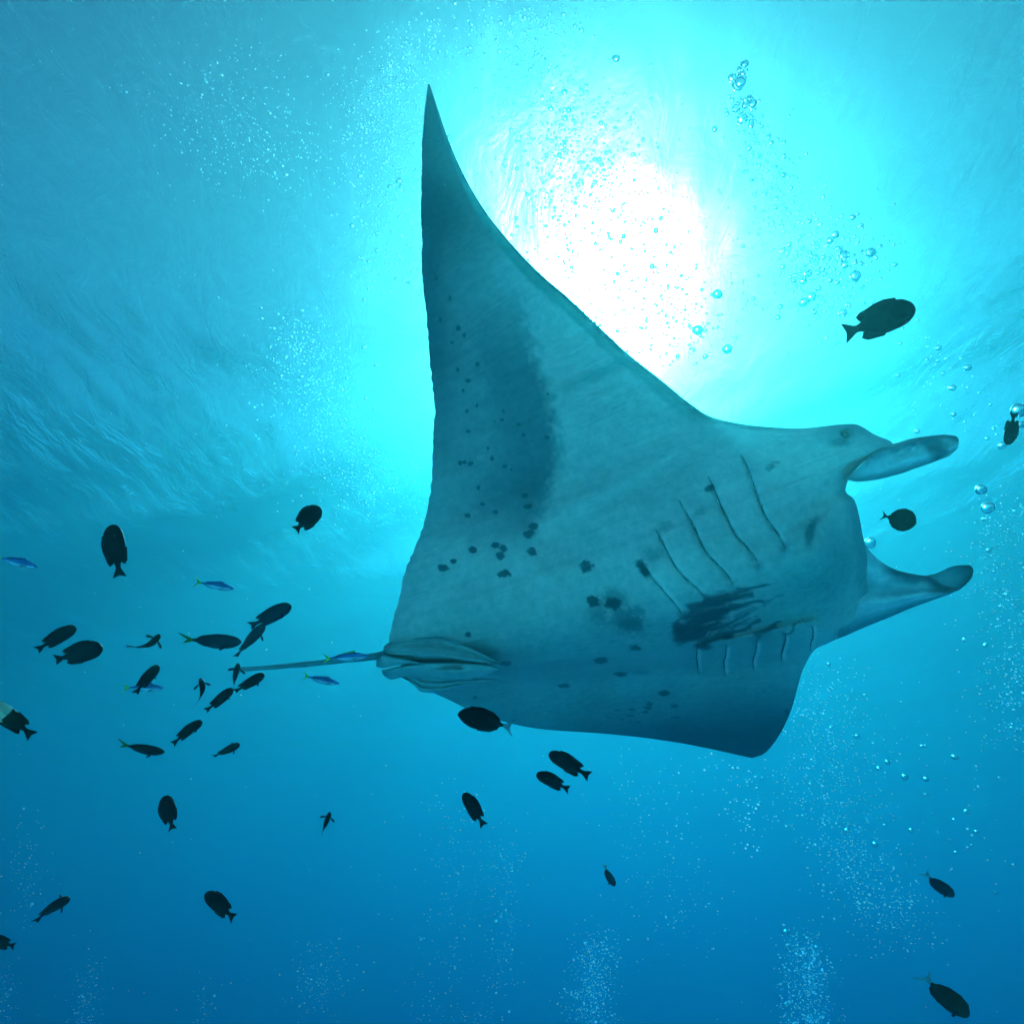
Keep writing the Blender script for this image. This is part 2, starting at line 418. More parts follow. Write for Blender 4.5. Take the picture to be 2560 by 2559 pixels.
spot(z3((1525, 1195)), 28, 24, .45, soft=.5); spot(z3((1600, 1335)), 46, 27, .55, -25, soft=.6); spot(z3((1430, 1290)), 26, 22, .4, soft=.6)
spot(z3((1680, 1275)), 19, 16, .45, soft=.4); spot(z3((1700, 1645)), 24, 7, .35, soft=.6); spot(z3((1650, 1360)), 28, 18, .4, soft=.6)
for q in [(385, 803, 28, 14), (300, 868, 16, 12), (290, 893, 22, 9), (272, 917, 18, 8), (450, 882, 20, 9), (105, 907, 18, 6), (190, 902, 22, 5), (52, 950, 18, 6), (185, 940, 24, 5),
          (135, 963, 14, 6), (182, 975, 12, 6), (228, 978, 13, 7), (455, 950, 28, 7), (445, 1010, 9, 7), (598, 1015, 10, 5), (540, 1053, 10, 5), (348, 1018, 8, 4), (1128, 915, 12, 18)]:
    spot(z4(q[:2]), q[2] * .45, q[3] * .45)
for q in [(435, 1245, 6, 12), (388, 1350, 7, 12), (475, 1392, 8, 12), (503, 1428, 8, 10), (443, 1462, 12, 8), (565, 1565, 12, 12), (470, 1593, 10, 10), (520, 1645, 14, 10),
          (497, 1690, 8, 8), (905, 1710, 6, 5), (368, 1150, 5, 8)]:
    spot(z2(q[:2]), q[2] * .55, q[3] * .55)
spot(z1((862, 760)), 12, 34, .75, -20, soft=.5); spot(z1((350, 545)), 14, 8, .85, 25); spot(z1((655, 440)), 14, 8, .8, 45); spot(z1((690, 415)), 7, 4, .6)
spot(z1((18, 950)), 12, 24, .9, 35, soft=.4); spot(z1((60, 880)), 24, 18, .4, soft=.6); spot(z1((130, 730)), 16, 12, .3, soft=.6); spot(z1((300, 660)), 20, 8, .25, 30, soft=.6)
mix(.55 * RIM, (.98, .74, .70))
# head: dark eye patch, dusky nape edge
spot(z1((1005, 312)), 27, 10, .8, soft=.6, colr=(.05, .11, .15)); spot(z1((1035, 268)), 15, 13, .97, soft=.45, colr=(.012, .03, .045))
mix(.55 * sstep(1090, 1062, Y - .02 * (X - 2000)) * sstep(1750, 2000, X), (.08, .18, .22))
mix(.55 * sstep(2000, 2080, X) * sstep(1135, 1075, Y), (.12, .22, .26))
# rim of the mouth
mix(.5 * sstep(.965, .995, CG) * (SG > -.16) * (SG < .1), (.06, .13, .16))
dors = np.ones_like(C) * np.array([.02, .022, .026])

nr, ncol = X.shape
ventral = PN(X, Y, DV); dorsal = PN(X, Y, DD)
idv = np.arange(nr * ncol).reshape(nr, ncol)
idd = idv + nr * ncol
for e in (np.s_[0, :], np.s_[-1, :], np.s_[:, 0], np.s_[:, -1]):
    idd[e] = idv[e]
fv = np.stack([idv[:-1, :-1], idv[1:, :-1], idv[1:, 1:], idv[:-1, 1:]], -1).reshape(-1, 4)
fd = np.stack([idd[:-1, :-1], idd[:-1, 1:], idd[1:, 1:], idd[1:, :-1]], -1).reshape(-1, 4)
org = P(1550, 1500, D0)
manta = empty('manta_ray', org)
tag(manta, 'huge spotted manta ray gliding belly-first with one wing raised', 'manta ray')
UVG = np.stack([CG, SG, SG * 0], -1)
av = np.r_[ventral.reshape(-1, 3), dorsal.reshape(-1, 3)]
used = np.zeros(len(av), bool); fall = np.r_[fv, fd]; used[fall.ravel()] = True
remap = np.cumsum(used) - 1
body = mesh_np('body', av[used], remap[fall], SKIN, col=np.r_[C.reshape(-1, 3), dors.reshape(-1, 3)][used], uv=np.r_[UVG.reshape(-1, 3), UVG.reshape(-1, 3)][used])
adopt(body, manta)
XF, YF, DF = X.ravel(), Y.ravel(), DV.ravel()
def depth_at(px, py):
    i = np.argmin((XF - px) ** 2 + (YF - py) ** 2)
    return float(DF[i])

# dark slit meshes
md_, _, bd = mat_new('ray_dark')
bd.inputs['Base Color'].default_value = (.008, .03, .04, 1); bd.inputs['Roughness'].default_value = .8
def ribbon(name, pts, wfun, dfun, mat, parent, th=.006, nn=28):
    """tapered lens-section strip following a curve"""
    q = arc(pts, nn)
    tan = np.gradient(q, axis=0); tan /= np.hypot(*tan.T)[:, None]
    nor = np.stack([-tan[:, 1], tan[:, 0]], -1)
    rings = []
    for i in range(nn):
        t = i / (nn - 1); w = wfun(t)
        for a in range(8):
            an = 2 * math.pi * a / 8
            off = q[i] + nor[i] * w * math.cos(an)
            rings.append(np.array(P(off[0], off[1], dfun(q[i][0], q[i][1], t) - th * math.sin(an) * (.2 + .8 * min(1, w / 2)))))
    f = [(i * 8 + a, i * 8 + (a + 1) % 8, (i + 1) * 8 + (a + 1) % 8, (i + 1) * 8 + a) for i in range(nn - 1) for a in range(8)]
    o = mesh_np(name, rings, f, mat)
    return adopt(o, parent)
for gi, g in enumerate(GILLS):
    jit = [(p[0] + random.uniform(-1.5, 1.5), p[1] + random.uniform(-1.5, 1.5)) for p in arc(g, 9)]
    o = ribbon('gill_slit', jit, lambda t: .35 + (.7 if gi < 5 else 1.0) * math.sin(math.pi * min(1, t * .9 + .1)) ** .7, lambda x, y, t: depth_at(x, y) - .002, md_, manta, th=.0025)

# lobes: fins built between an upper and a lower edge -----------------
def lobe(name, top, bot, dfun, bulge, cfun, parent, thick=.02, nu=90, nv=40, relief=None, mat=None, power=.5):
    a, b2 = arc(top, nu), arc(bot, nu)
    vv_ = (1 - np.cos(np.linspace(0, np.pi, nv))) / 2
    U, V = np.meshgrid(np.linspace(0, 1, nu), vv_, indexing='ij')
    PX = a[:, None, 0] * (1 - V) + b2[:, None, 0] * V
    PY = a[:, None, 1] * (1 - V) + b2[:, None, 1] * V
    pr = (4 * V * (1 - V)) ** power
    Dv = dfun(U, V, PX, PY) - bulge * pr
    if relief is not None: Dv = Dv - relief(U, V, PX, PY)
    Dd = Dv + thick * (4 * V * (1 - V)) ** .5 * np.clip(12 * (1 - U), 0, 1) * np.clip(U * 4, .05, 1) + 1e-4
    cc = np.array([cfun(U, V, PX, PY)])[0]
    vt = PN(PX, PY, Dv).reshape(-1, 3); vb = PN(PX, PY, Dd).reshape(-1, 3)
    i1 = np.arange(nu * nv).reshape(nu, nv); i2 = i1 + nu * nv
    i2[:, 0] = i1[:, 0]; i2[:, -1] = i1[:, -1]; i2[-1] = i1[-1]; i2[0] = i1[0]
    f1 = np.stack([i1[:-1, :-1], i1[:-1, 1:], i1[1:, 1:], i1[1:, :-1]], -1).reshape(-1, 4)
    f2 = np.stack([i2[:-1, :-1], i2[1:, :-1], i2[1:, 1:], i2[:-1, 1:]], -1).reshape(-1, 4)
    cc = cc.reshape(-1, 3)
    o = mesh_np(name, np.r_[vt, vb], np.r_[f1, f2], mat or SKIN, col=np.r_[cc, cc * .35], uv=np.r_[np.stack([U, V * .25, U * 0], -1).reshape(-1, 3)] .repeat(1, 0).tolist() * 2)
    return adopt(o, parent) if not parent.parent else o
def mixc(cc, mask, colr):
    return cc * (1 - mask[..., None]) + np.asarray(colr) * mask[..., None]
PALE = np.array([1.0, .86, .84])

def c_up(U, V, x, y):  # fin pattern, plus a highlight along the middle and shaded edges painted in
    cc = np.ones(U.shape + (3,)) * PALE * .8
    nz = vnoise(U * 26, V * 9, 5)
    cc = mixc(cc, .92 * sstep(.5, .1, V + .2 * (nz - .5)), (.05, .10, .15))
    cc = mixc(cc, .8 * sstep(.72, 1, V), (.07, .15, .2))
    cc = mixc(cc, .35 * sstep(.6, 0, U), (.25, .36, .38))
    d_ = (x - 2340) * .78 + (y - 1125) * -.62
    cc = mixc(cc, .9 * np.exp(-((d_ - 4 + 8 * (nz - .5)) / 24) ** 4), (.03, .08, .12))
    cc = mixc(cc, sstep(0, 9, (x - 2352) * .5 + (y - 1147) * .86 + 6) * sstep(2340, 2352, x), (.5, .52, .5))
    return cc
lobe('cephalic_fin', [z1(p) for p in [(1120, 420), (1190, 352), (1275, 322), (1320, 308), (1380, 292), (1450, 282), (1530, 275), (1590, 282), (1603, 303), (1601, 330)]],
     [z1(p) for p in [(1035, 500), (1090, 512), (1150, 508), (1300, 475), (1400, 440), (1480, 412), (1550, 385), (1585, 358), (1598, 342), (1601, 332)]],
     lambda U, V, x, y: D0 + .06 + .06 * U + .02 * V, .055, c_up, manta, thick=.09,
     relief=lambda U, V, x, y: .012 * np.sin(V * 9 + 2.5 * U) * np.sin(np.pi * np.clip(U, 0, 1)) - .02 * np.exp(-((x - 2355) / 30) ** 2 - ((V - .45) / .25) ** 2))

def c_lo(U, V, x, y):  # lower fin pattern, its bright middle and edge shade also painted in
    cc = np.ones(U.shape + (3,)) * PALE * .8
    nz = vnoise(x / 22, y / 14, 6)
    cc = mixc(cc, .92 * sstep(.34, .06, V + .14 * (nz - .5)) * sstep(.1, .35, U), (.03, .08, .13))
    cc = mixc(cc, .45 * np.exp(-((V - .42) / .12) ** 2), (.12, .22, .28))
    cc = mixc(cc, .5 * sstep(.3, 0, U) * sstep(.7, .2, V), (.2, .36, .38))
    cc = mixc(cc, .8 * sstep(.7, .97, V), (.08, .15, .2))
    cc = mixc(cc, .9 * sstep(.66, .86, U + .25 * (V - .5) * -1 + .08 * (nz - .5)), (.035, .08, .12))
    return cc
lobe('cephalic_fin', [z1(p) for p in [(1138, 838), (1165, 868), (1200, 905), (1290, 955), (1400, 980), (1450, 988), (1500, 1015), (1540, 1040), (1585, 1042), (1610, 1035)]],
     [z1(p) for p in [(990, 1302), (1030, 1288), (1080, 1265), (1150, 1235), (1260, 1192), (1350, 1152), (1400, 1133), (1480, 1105), (1560, 1075), (1610, 1048)]],
     lambda U, V, x, y: D0 + .10 + .10 * (1 - U) * V + .03 * U, .045, c_lo, manta, thick=.10,
     relief=lambda U, V, x, y: .02 * np.exp(-((V - .62) / .13) ** 2) * sstep(0, .2, U) - .02 * np.exp(-((V - .4) / .1) ** 2) * (1 - U))
def c_sc(U, V, x, y):
    cc = np.ones(U.shape + (3,)) * np.array([.34, .44, .48])
    cc = mixc(cc, .9 * sstep(.42, .95, U + .35 * np.abs(V - .5)), (.05, .13, .2))
    cc = mixc(cc, .85 * sstep(.8, 1, V), (.04, .09, .14))
    return cc
lobe('fin_tip', [z1(p) for p in [(1425, 985), (1480, 976), (1520, 960), (1560, 941), (1600, 932), (1640, 930), (1665, 934), (1676, 948)]],
     [z1(p) for p in [(1430, 990), (1490, 1022), (1545, 1046), (1590, 1062), (1625, 1040), (1655, 1012), (1672, 985), (1677, 955)]],
     lambda U, V, x, y: D0 + .115 + .03 * U, -.02, c_sc, manta, thick=.05)

# pelvic fins and claspers ---------------------------------------------
def c_pel(U, V, x, y):
    cc = np.ones(U.shape + (3,)) * np.array([.50, .46, .44])
    cc = mixc(cc, .5 * sstep(.2, .0, V) + .3 * sstep(.85, 1, V), (.10, .19, .22))
    cc = mixc(cc, .6 * sstep(.9, 1, U), (.06, .14, .18))
    return cc
dp = lambda off: (lambda U, V, x, y: D0 + .02 - off + .05 * U + np.where(U < .2, (0.2 - U) * .12, 0) + sstep(1640, 1730, y) * .12)
lobe('pelvic_fin', [z3(p) for p in [(850, 1588), (740, 1528), (600, 1468), (470, 1430), (300, 1443), (175, 1464), (142, 1488)]],
     [z3(p) for p in [(852, 1594), (700, 1590), (600, 1586), (480, 1584), (250, 1582), (170, 1570), (138, 1535)]],
     dp(.03), .02, c_pel, manta, thick=.03,
     relief=lambda U, V, x, y: .028 * np.exp(-(((x - 1073) / 42) ** 2 + ((y - 1635) / 12) ** 2) ** 1.5) + .005 * np.sin(V * 26 + 4 * U) * sstep(.2, .6, U) + .009 * np.sin(V * 9 + U * 4))
lobe('pelvic_fin', [z3(p) for p in [(860, 1690), (720, 1680), (600, 1655), (450, 1650), (340, 1640), (250, 1655), (243, 1668)]],
     [z3(p) for p in [(862, 1694), (720, 1706), (600, 1730), (440, 1766), (370, 1760), (325, 1720), (255, 1676)]],
     dp(.0), .02, c_pel, manta, thick=.03, relief=lambda U, V, x, y: .008 * np.sin(V * 22 + U * 3) * sstep(.1, .5, U))
lobe('clasper', [z3(p) for p in [(700, 1598), (560, 1590), (400, 1588), (280, 1565), (200, 1548), (150, 1535), (100, 1572)]],
     [z3(p) for p in [(702, 1604), (560, 1598), (420, 1592), (300, 1590), (210, 1604), (140, 1618), (98, 1608)]],
     dp(.045), .022, c_pel, manta, thick=.05)
lobe('clasper', [z3(p) for p in [(848, 1622), (790, 1602), (700, 1590), (540, 1580), (430, 1580), (320, 1592), (220, 1608), (128, 1632)]],
     [z3(p) for p in [(849, 1624), (800, 1646), (740, 1668), (620, 1684), (520, 1686), (420, 1680), (300, 1666), (250, 1672), (185, 1687), (140, 1660)]],
     dp(.045), .03, c_pel, manta, thick=.05,
     relief=lambda U, V, x, y: .026 * np.exp(-(((x - 1128) / 38) ** 2 + ((y - 1683) / 12) ** 2) ** 1.5) - .01 * np.exp(-((x - 1128) / 60) ** 2 - ((y - 1668) / 5) ** 2))

# tail and eye
mt_, nt_, bt = mat_new('ray_tail')
bt.inputs['Base Color'].default_value = (.10, .17, .2, 1); bt.inputs['Roughness'].default_value = .5
ribbon('tail', [(985, 1632), (957, 1638), (900, 1645), (820, 1654), (746, 1662), (606, 1673), (572, 1674)], lambda t: (9 - 4.5 * t + 5 * math.exp(-t * 14) + .5 * math.sin(t * 37)) if t < .985 else 2, lambda x, y, t: D0 + .04 + .02 * t, mt_, manta, th=.007, nn=40)
def ball(name, c_, r, mat, parent, sq=(1, 1, 1)):
    import bmesh
    bm = bmesh.new(); bmesh.ops.create_uvsphere(bm, u_segments=20, v_segments=12, radius=1)
    for v_ in bm.verts: v_.co = Vector((v_.co.x * sq[0], v_.co.y * sq[1], v_.co.z * sq[2])) * r + c_
    me = bpy.data.meshes.new(name); bm.to_mesh(me); bm.free()
    for p_ in me.polygons: p_.use_smooth = True
    me.materials.append(mat); o = bpy.data.objects.new(name, me); COL.objects.link(o)
    if parent is not None: adopt(o, parent)
    return o
me_, _, be = mat_new('eye_black'); be.inputs['Base Color'].default_value = (.006, .01, .014, 1); be.inputs['Roughness'].default_value = .12
ex, ey = z1((1034, 270))
ball('eye', P(ex, ey, depth_at(ex, ey) - .004), .009, me_, manta, (1, .8, 1.15))

# ------------------------------------------------------------------ fish
def fmat(name, base_, rough=.45, top=None, scales=0.0):
    m_, n_, b_ = mat_new(name)
    nz = n_.nodes.new('ShaderNodeTexNoise'); nz.inputs['Scale'].default_value = 40; nz.inputs['Detail'].default_value = 3
    tcn = n_.nodes.new('ShaderNodeTexCoord'); n_.links.new(tcn.outputs['Object'], nz.inputs['Vector'])
    cr = n_.nodes.new('ShaderNodeValToRGB')
    cr.color_ramp.elements[0].position = .3; cr.color_ramp.elements[1].position = .7
    cr.color_ramp.elements[0].color = (*[q * .7 for q in base_], 1); cr.color_ramp.elements[1].color = (*[min(1, q * 1.4) for q in base_], 1)
    n_.links.new(nz.outputs[0], cr.inputs[0]); n_.links.new(cr.outputs[0], b_.inputs['Base Color'])
    vo = n_.nodes.new('ShaderNodeTexVoronoi'); vo.inputs['Scale'].default_value = 130; n_.links.new(tcn.outputs['Object'], vo.inputs['Vector'])
    bu = n_.nodes.new('ShaderNodeBump'); bu.inputs['Strength'].default_value = .5; bu.inputs['Distance'].default_value = .002
    n_.links.new(vo.outputs['Distance'], bu.inputs['Height']); n_.links.new(bu.outputs[0], b_.inputs['Normal'])
    b_.inputs['Roughness'].default_value = rough; b_.inputs['Specular IOR Level'].default_value = .15
    return m_
M_BLACK = fmat('fish_black', (.005, .006, .009))
M_BROWN = fmat('fish_dusky', (.020, .019, .013))
M_GREY = fmat('fish_grey_blue', (.014, .026, .04))
M_BLUE = fmat('fish_blue', (.05, .12, .30), .3)
M_BELLY = fmat('fish_silver', (.26, .40, .52), .25)
M_GREEN = fmat('fish_dark_green', (.05, .16, .03), .5)
M_LIME = fmat('fish_lime', (.30, .62, .06), .5)
M_PALE = fmat('fish_pale_fin', (.16, .26, .30), .5)
M_FACE = fmat('fish_pale_face', (.60, .42, .32), .4)
M_EYE = me_

PROF = {   # x from snout (0) to tail root (1): half height above, below, half width, as shares of body length
    'damsel': ([0, .02, .08, .2, .38, .55, .72, .86, .94, 1], [.0, .07, .13, .19, .215, .215, .175, .105, .062, .05], [.0, .065, .12, .175, .195, .20, .165, .10, .062, .05], [.0, .06, .095, .125, .135, .12, .09, .05, .03, .022]),
    'surgeon': ([0, .03, .08, .2, .38, .55, .72, .86, .95, 1], [.0, .07, .125, .20, .235, .23, .19, .11, .045, .032], [.0, .045, .09, .165, .215, .215, .18, .105, .045, .032], [.0, .035, .055, .08, .09, .085, .065, .035, .02, .015]),
    'unicorn': ([0, .03, .08, .2, .38, .55, .72, .86, .95, 1], [.0, .05, .085, .125, .145, .14, .11, .065, .035, .028], [.0, .04, .075, .12, .145, .14, .105, .06, .035, .028], [.0, .035, .055, .075, .085, .08, .06, .035, .02, .015]),
    'fusilier': ([0, .04, .1, .22, .4, .58, .75, .88, .96, 1], [.0, .03, .052, .085, .105, .10, .072, .042, .024, .02], [.0, .03, .055, .09, .11, .10, .07, .04, .024, .02], [.0, .03, .045, .065, .072, .065, .045, .026, .016, .012]),
}
def fin_mesh(name, pts, th, mat, parent, M, bend):
    """pts: (x,z) outline in the fish's middle plane; made as a thin lens with ridged rays"""
    pts = np.array(pts, float); cen = pts.mean(0)
    n_ = len(pts)
    vs_, f_ = [], []
    inner = cen + (pts - cen) * .6
    def put(p, y):
        x_ = p[0]; vs_.append(M @ Vector((x_, y + bend * (x_ ** 2) * (1 if x_ > 0 else 0), p[1])))
    for p in pts: put(p, 0)
    for p in inner: put(p, th)
    for p in inner: put(p, -th)
    put(cen, th * 1.2); put(cen, -th * 1.2)
    for i in range(n_):
        j = (i + 1) % n_
        f_ += [(i, j, n_ + j, n_ + i), (j, i, 2 * n_ + i, 2 * n_ + j)]
    tri = []
    for i in range(n_):
        j = (i + 1) % n_
        tri += [(n_ + i, n_ + j, 3 * n_), (2 * n_ + j, 2 * n_ + i, 3 * n_ + 1)]
    me = bpy.data.meshes.new(name); me.from_pydata([tuple(q) for q in vs_], [], f_ + tri); me.materials.append(mat)
    o = bpy.data.objects.new(name, me); COL.objects.link(o); o.parent = parent
    return o

def make_fish(kind, name, head, tail, d, label, cat, group, roll=0, yaw=0, bend=0, mat=None, tmat=None, face=None, curl=0, tall=1.0):
    """head/tail: where snout and tail tip stand in the photograph; yaw turns the head towards (-) or away (+); roll 0 shows the flank, 90 the belly"""
    hx, hy = head; tx, ty = tail; d = d * .39
    mid = P((hx + tx) / 2, (hy + ty) / 2, d)
    dirp = RIGHT * (hx - tx) + UP * (ty - hy)
    Lp = math.hypot(hx - tx, hy - ty) * K * d
    u = dirp.normalized()
    fx = (u * math.cos(R(yaw)) + FWD * math.sin(R(yaw))).normalized()
    Lr = Lp / max(.25, math.cos(R(yaw)))
    # side vector: dorsal direction in the picture plane when roll is 0
    up0 = UP * abs(u.dot(RIGHT)) + (-RIGHT * u.dot(UP) if u.dot(RIGHT) >= 0 else RIGHT * u.dot(UP))
    up0 = (up0 - fx * up0.dot(fx)).normalized()
    fz = (Matrix.Rotation(R(roll), 3, fx) @ up0).normalized()
    fy = fz.cross(fx)
    rot = Matrix((fx, fy, fz)).transposed()
    root = empty(name, mid)
    root.rotation_euler = rot.to_euler()
    tag(root, label, cat, group)
    tall0 = tall; rj = random.Random(int(hx * 7 + hy * 13)); bend += rj.uniform(-.22, .22); tall *= rj.uniform(.93, 1.08)
    TL = .20 if kind != 'fusilier' else .17     # share of the tail fin
    BL = (1 - TL) * Lr
    mat = mat or (M_BLUE if kind == 'fusilier' else M_BLACK); tmat = tmat or mat
    xs, ht, hb, wd = (np.array(q) for q in PROF[kind])
    ht, hb = ht * tall, hb * tall
    ns, na = 26, 18
    ss = (1 - np.cos(np.linspace(0, np.pi, ns))) / 2
    HT, HB, WD = (spline(xs, q, ss)[:, 0] for q in (ht, hb, wd))
    vs_, fs_ = [], []
    x0 = .5 * Lr
    def bx_(s): return x0 - s * BL
    def by_(x): t = max(0.0, (x0 - x) / Lr - .3); return bend * Lr * t * t
    for i in range(ns):
        for a in range(na):
            an = 2 * math.pi * a / na; sn, cs = math.sin(an), math.cos(an)
            x_ = bx_(ss[i]); zz = (HT[i] if sn > 0 else HB[i]) * BL * math.copysign(abs(sn) ** .9, sn)
            vs_.append((x_, WD[i] * BL * math.copysign(abs(cs) ** .9, cs) + by_(x_), zz))
    for i in range(ns - 1):
        for a in range(na):
            b2 = (a + 1) % na
            fs_.append((i * na + a, i * na + b2, (i + 1) * na + b2, (i + 1) * na + a))
    me = bpy.data.meshes.new('body'); me.from_pydata(vs_, [], fs_); me.materials.append(mat)
    if kind == 'fusilier' or face:
        me.materials.append(M_BELLY if kind == 'fusilier' else face)
        for p_ in me.polygons:
            c_ = p_.center
            if kind == 'fusilier' and c_.z < -.012 * BL: p_.material_index = 1
            if face and (x0 - c_.x) / BL < .42 + .05 * math.sin(c_.z * 90): p_.material_index = 1
    for p_ in me.polygons: p_.use_smooth = True
    o = bpy.data.objects.new('body', me); COL.objects.link(o); o.parent = root
    Mi = Matrix.Identity(4)
    def X_(s): return bx_(s)
    def fin(nm, pts, th=.006, mt=None, off=None):
        vs2 = [(X_(s), z_ * BL) for s, z_ in pts]
        pm = np.array(vs2, float); cen = pm.mean(0); nn_ = len(pm)
        V_, F_ = [], []
        inner = cen + (pm - cen) * .62
        for ring, y in ((pm, 0), (inner, th * BL), (inner, -th * BL)):
            for q in ring: V_.append((q[0], y + by_(q[0]), q[1]))
        V_ += [(cen[0], th * BL + by_(cen[0]), cen[1]), (cen[0], -th * BL + by_(cen[0]), cen[1])]
        for i in range(nn_):
            j = (i + 1) % nn_
            F_ += [(i, j, nn_ + j, nn_ + i), (j, i, 2 * nn_ + i, 2 * nn_ + j), (nn_ + i, nn_ + j, 3 * nn_), (2 * nn_ + j, 2 * nn_ + i, 3 * nn_ + 1)]
        m2 = bpy.data.meshes.new(nm); m2.from_pydata(V_, [], F_); m2.materials.append(mt or mat)
        for p_ in m2.polygons: p_.use_smooth = True
        q = bpy.data.objects.new(nm, m2); COL.objects.link(q); q.parent = root
        if off: q.matrix_parent_inverse = off
        return q
    e = TL / (1 - TL)
    H_ = lambda s, tb=ht: float(np.interp(s, xs, tb))
    if kind == 'damsel':
        fin('dorsal_fin', [(.22, H_(.22) * .8), (.26, H_(.26) + .035), (.45, H_(.45) + .05), (.62, H_(.62) + .055), (.78, H_(.78) + .075), (.90, H_(.9) + .12), (.985, H_(.95) + .10), (.93, H_(.95) + .02), (.84, H_(.84) * .7), (.5, H_(.5) * .7)])
        fin('anal_fin', [(.52, -H_(.52, hb) * .8), (.58, -H_(.58, hb) - .03), (.74, -H_(.74, hb) - .06), (.88, -H_(.88, hb) - .115), (.97, -H_(.95, hb) - .09), (.92, -H_(.95, hb) - .02), (.82, -H_(.82, hb) * .7)])
        fin('tail_fin', [(.96, .04), (1.05, .06), (1 + e * .7, .12), (1 + e * 1.0, .15), (1 + e * .86, .05), (1 + e * .80, 0), (1 + e * .86, -.05), (1 + e * 1.0, -.15), (1 + e * .7, -.12), (1.05, -.06), (.96, -.04)], mt=tmat)
    elif kind == 'surgeon':
        fin('dorsal_fin', [(.16, H_(.16) * .8), (.24, H_(.24) + .03), (.5, H_(.5) + .04), (.75, H_(.75) + .045), (.9, H_(.9) + .04), (.93, H_(.93) * .9), (.8, H_(.8) * .7), (.4, H_(.4) * .8)])
        fin('anal_fin', [(.42, -H_(.42, hb) * .8), (.5, -H_(.5, hb) - .025), (.75, -H_(.75, hb) - .045), (.9, -H_(.9, hb) - .04), (.93, -H_(.93, hb) * .9), (.75, -H_(.75, hb) * .7)])
        fin('tail_fin', [(.97, .03), (1.04, .045), (1 + e * .6, .12), (1 + e * 1.05, .20), (1 + e * .72, .08), (1 + e * .62, 0), (1 + e * .72, -.08), (1 + e * 1.05, -.20), (1 + e * .6, -.12), (1.04, -.045), (.97, -.03)], mt=tmat)
    elif kind == 'unicorn':
        fin('dorsal_fin', [(.18, H_(.18) * .8), (.25, H_(.25) + .02), (.5, H_(.5) + .025), (.8, H_(.8) + .03), (.92, H_(.92) + .01), (.8, H_(.8) * .7), (.4, H_(.4) * .8)])
        fin('anal_fin', [(.45, -H_(.45, hb) * .8), (.52, -H_(.52, hb) - .015), (.8, -H_(.8, hb) - .03), (.92, -H_(.92, hb) - .01), (.75, -H_(.75, hb) * .7)])
        fin('tail_fin', [(.97, .025), (1.04, .05), (1 + e * .6, .085), (1 + e * 1.3, .12), (1 + e * .7, .05), (1 + e * .5, 0), (1 + e * .7, -.05), (1 + e * 1.0, -.11), (1 + e * .6, -.085), (1.04, -.05), (.97, -.025)], mt=tmat)
    else:
        fin('dorsal_fin', [(.30, H_(.3) * .8), (.36, H_(.36) + .05), (.5, H_(.5) + .03), (.85, H_(.85) + .015), (.8, H_(.8) * .7), (.5, H_(.5) * .7)], .004, M_LIME if tall0 > 1.05 else None)
        fin('anal_fin', [(.6, -H_(.6, hb) * .8), (.65, -H_(.65, hb) - .03), (.88, -H_(.88, hb) - .01), (.8, -H_(.8, hb) * .7)], .004)
        fin('tail_fin', [(.96, .02), (1.03, .03), (1 + e * .5, .08), (1 + e * 1.0, .155), (1 + e * .55, .045), (1 + e * .32, 0), (1 + e * .55, -.045), (1 + e * 1.0, -.155), (1 + e * .5, -.08), (1.03, -.03), (.96, -.02)], .005, M_LIME)
    for sd in (1, -1):
        s0, z0_ = .27, -.02
        wv = float(np.interp(s0, xs, wd)) * BL
        pl = (.32 if abs(roll) > 90 and abs(roll) < 120 else .19) * BL
        pts = [(0, .04), (.35, .10), (.8, .06), (1.0, -.12), (.85, -.34), (.45, -.28), (0, -.10)]   # (out, forward) as shares of the fin
        V_, F_ = [], []
        for ly in (.003, -.003):
            for (a, b2) in pts:
                V_.append((X_(s0) + b2 * pl - .35 * a * pl, sd * (wv * .85 + a * pl * .92), z0_ * BL + ly * BL - .22 * a * pl))
        n_ = len(pts)
        F_ = [tuple(range(n_)), tuple(range(2 * n_ - 1, n_ - 1, -1))] + [(i, (i + 1) % n_, n_ + (i + 1) % n_, n_ + i) for i in range(n_)]
        m2 = bpy.data.meshes.new('pectoral_fin'); m2.from_pydata(V_, [], F_); m2.materials.append(M_GREY if kind != 'fusilier' else M_PALE)
        q = bpy.data.objects.new('pectoral_fin', m2); COL.objects.link(q); q.parent = root
        if d * Lp > 0 and Lp > .09:
            s1 = .11
            ev = [(X_(s1), sd * float(np.interp(s1, xs, wd)) * BL * .86, .035 * BL)]
            eb = ball('eye', Vector(ev[0]), .02 * BL, M_EYE if not face else M_PALE, None); eb.parent = root
    return root

DARK, FUS = 'dark reef fish swimming round the manta', 'slender blue fusiliers near the manta tail'
q = 1.3251
def dm(kind, name, h, t, *a, **k): return make_fish(kind, name, (h[0] * q, h[1] * q), (t[0] * q, t[1] * q), *a, **k)
A = 'damselfish'
dm('damsel', A, (1731, 578), (1583, 634), 2.2, 'largest dusky fish, flank-on right of the sunburst, snout pointing right', 'fish', DARK, roll=8, yaw=10, mat=M_BROWN)
dm('damsel', A, (1911, 838), (1904, 782), 3.0, 'small dark fish at right edge beside a big bubble', 'fish', DARK, roll=30, yaw=30)
dm('surgeon', 'surgeonfish', (1721, 988), (1669, 972), 2.6, 'round dark fish between the two head fins of the manta', 'fish', DARK, roll=-10, yaw=-30, mat=M_BROWN, tall=2.0)
dm('damsel', A, (596, 958), (562, 1003), 3.0, 'lone dark fish left of the raised wing, above the tail', 'fish', DARK, roll=15, yaw=48, tall=1.3)
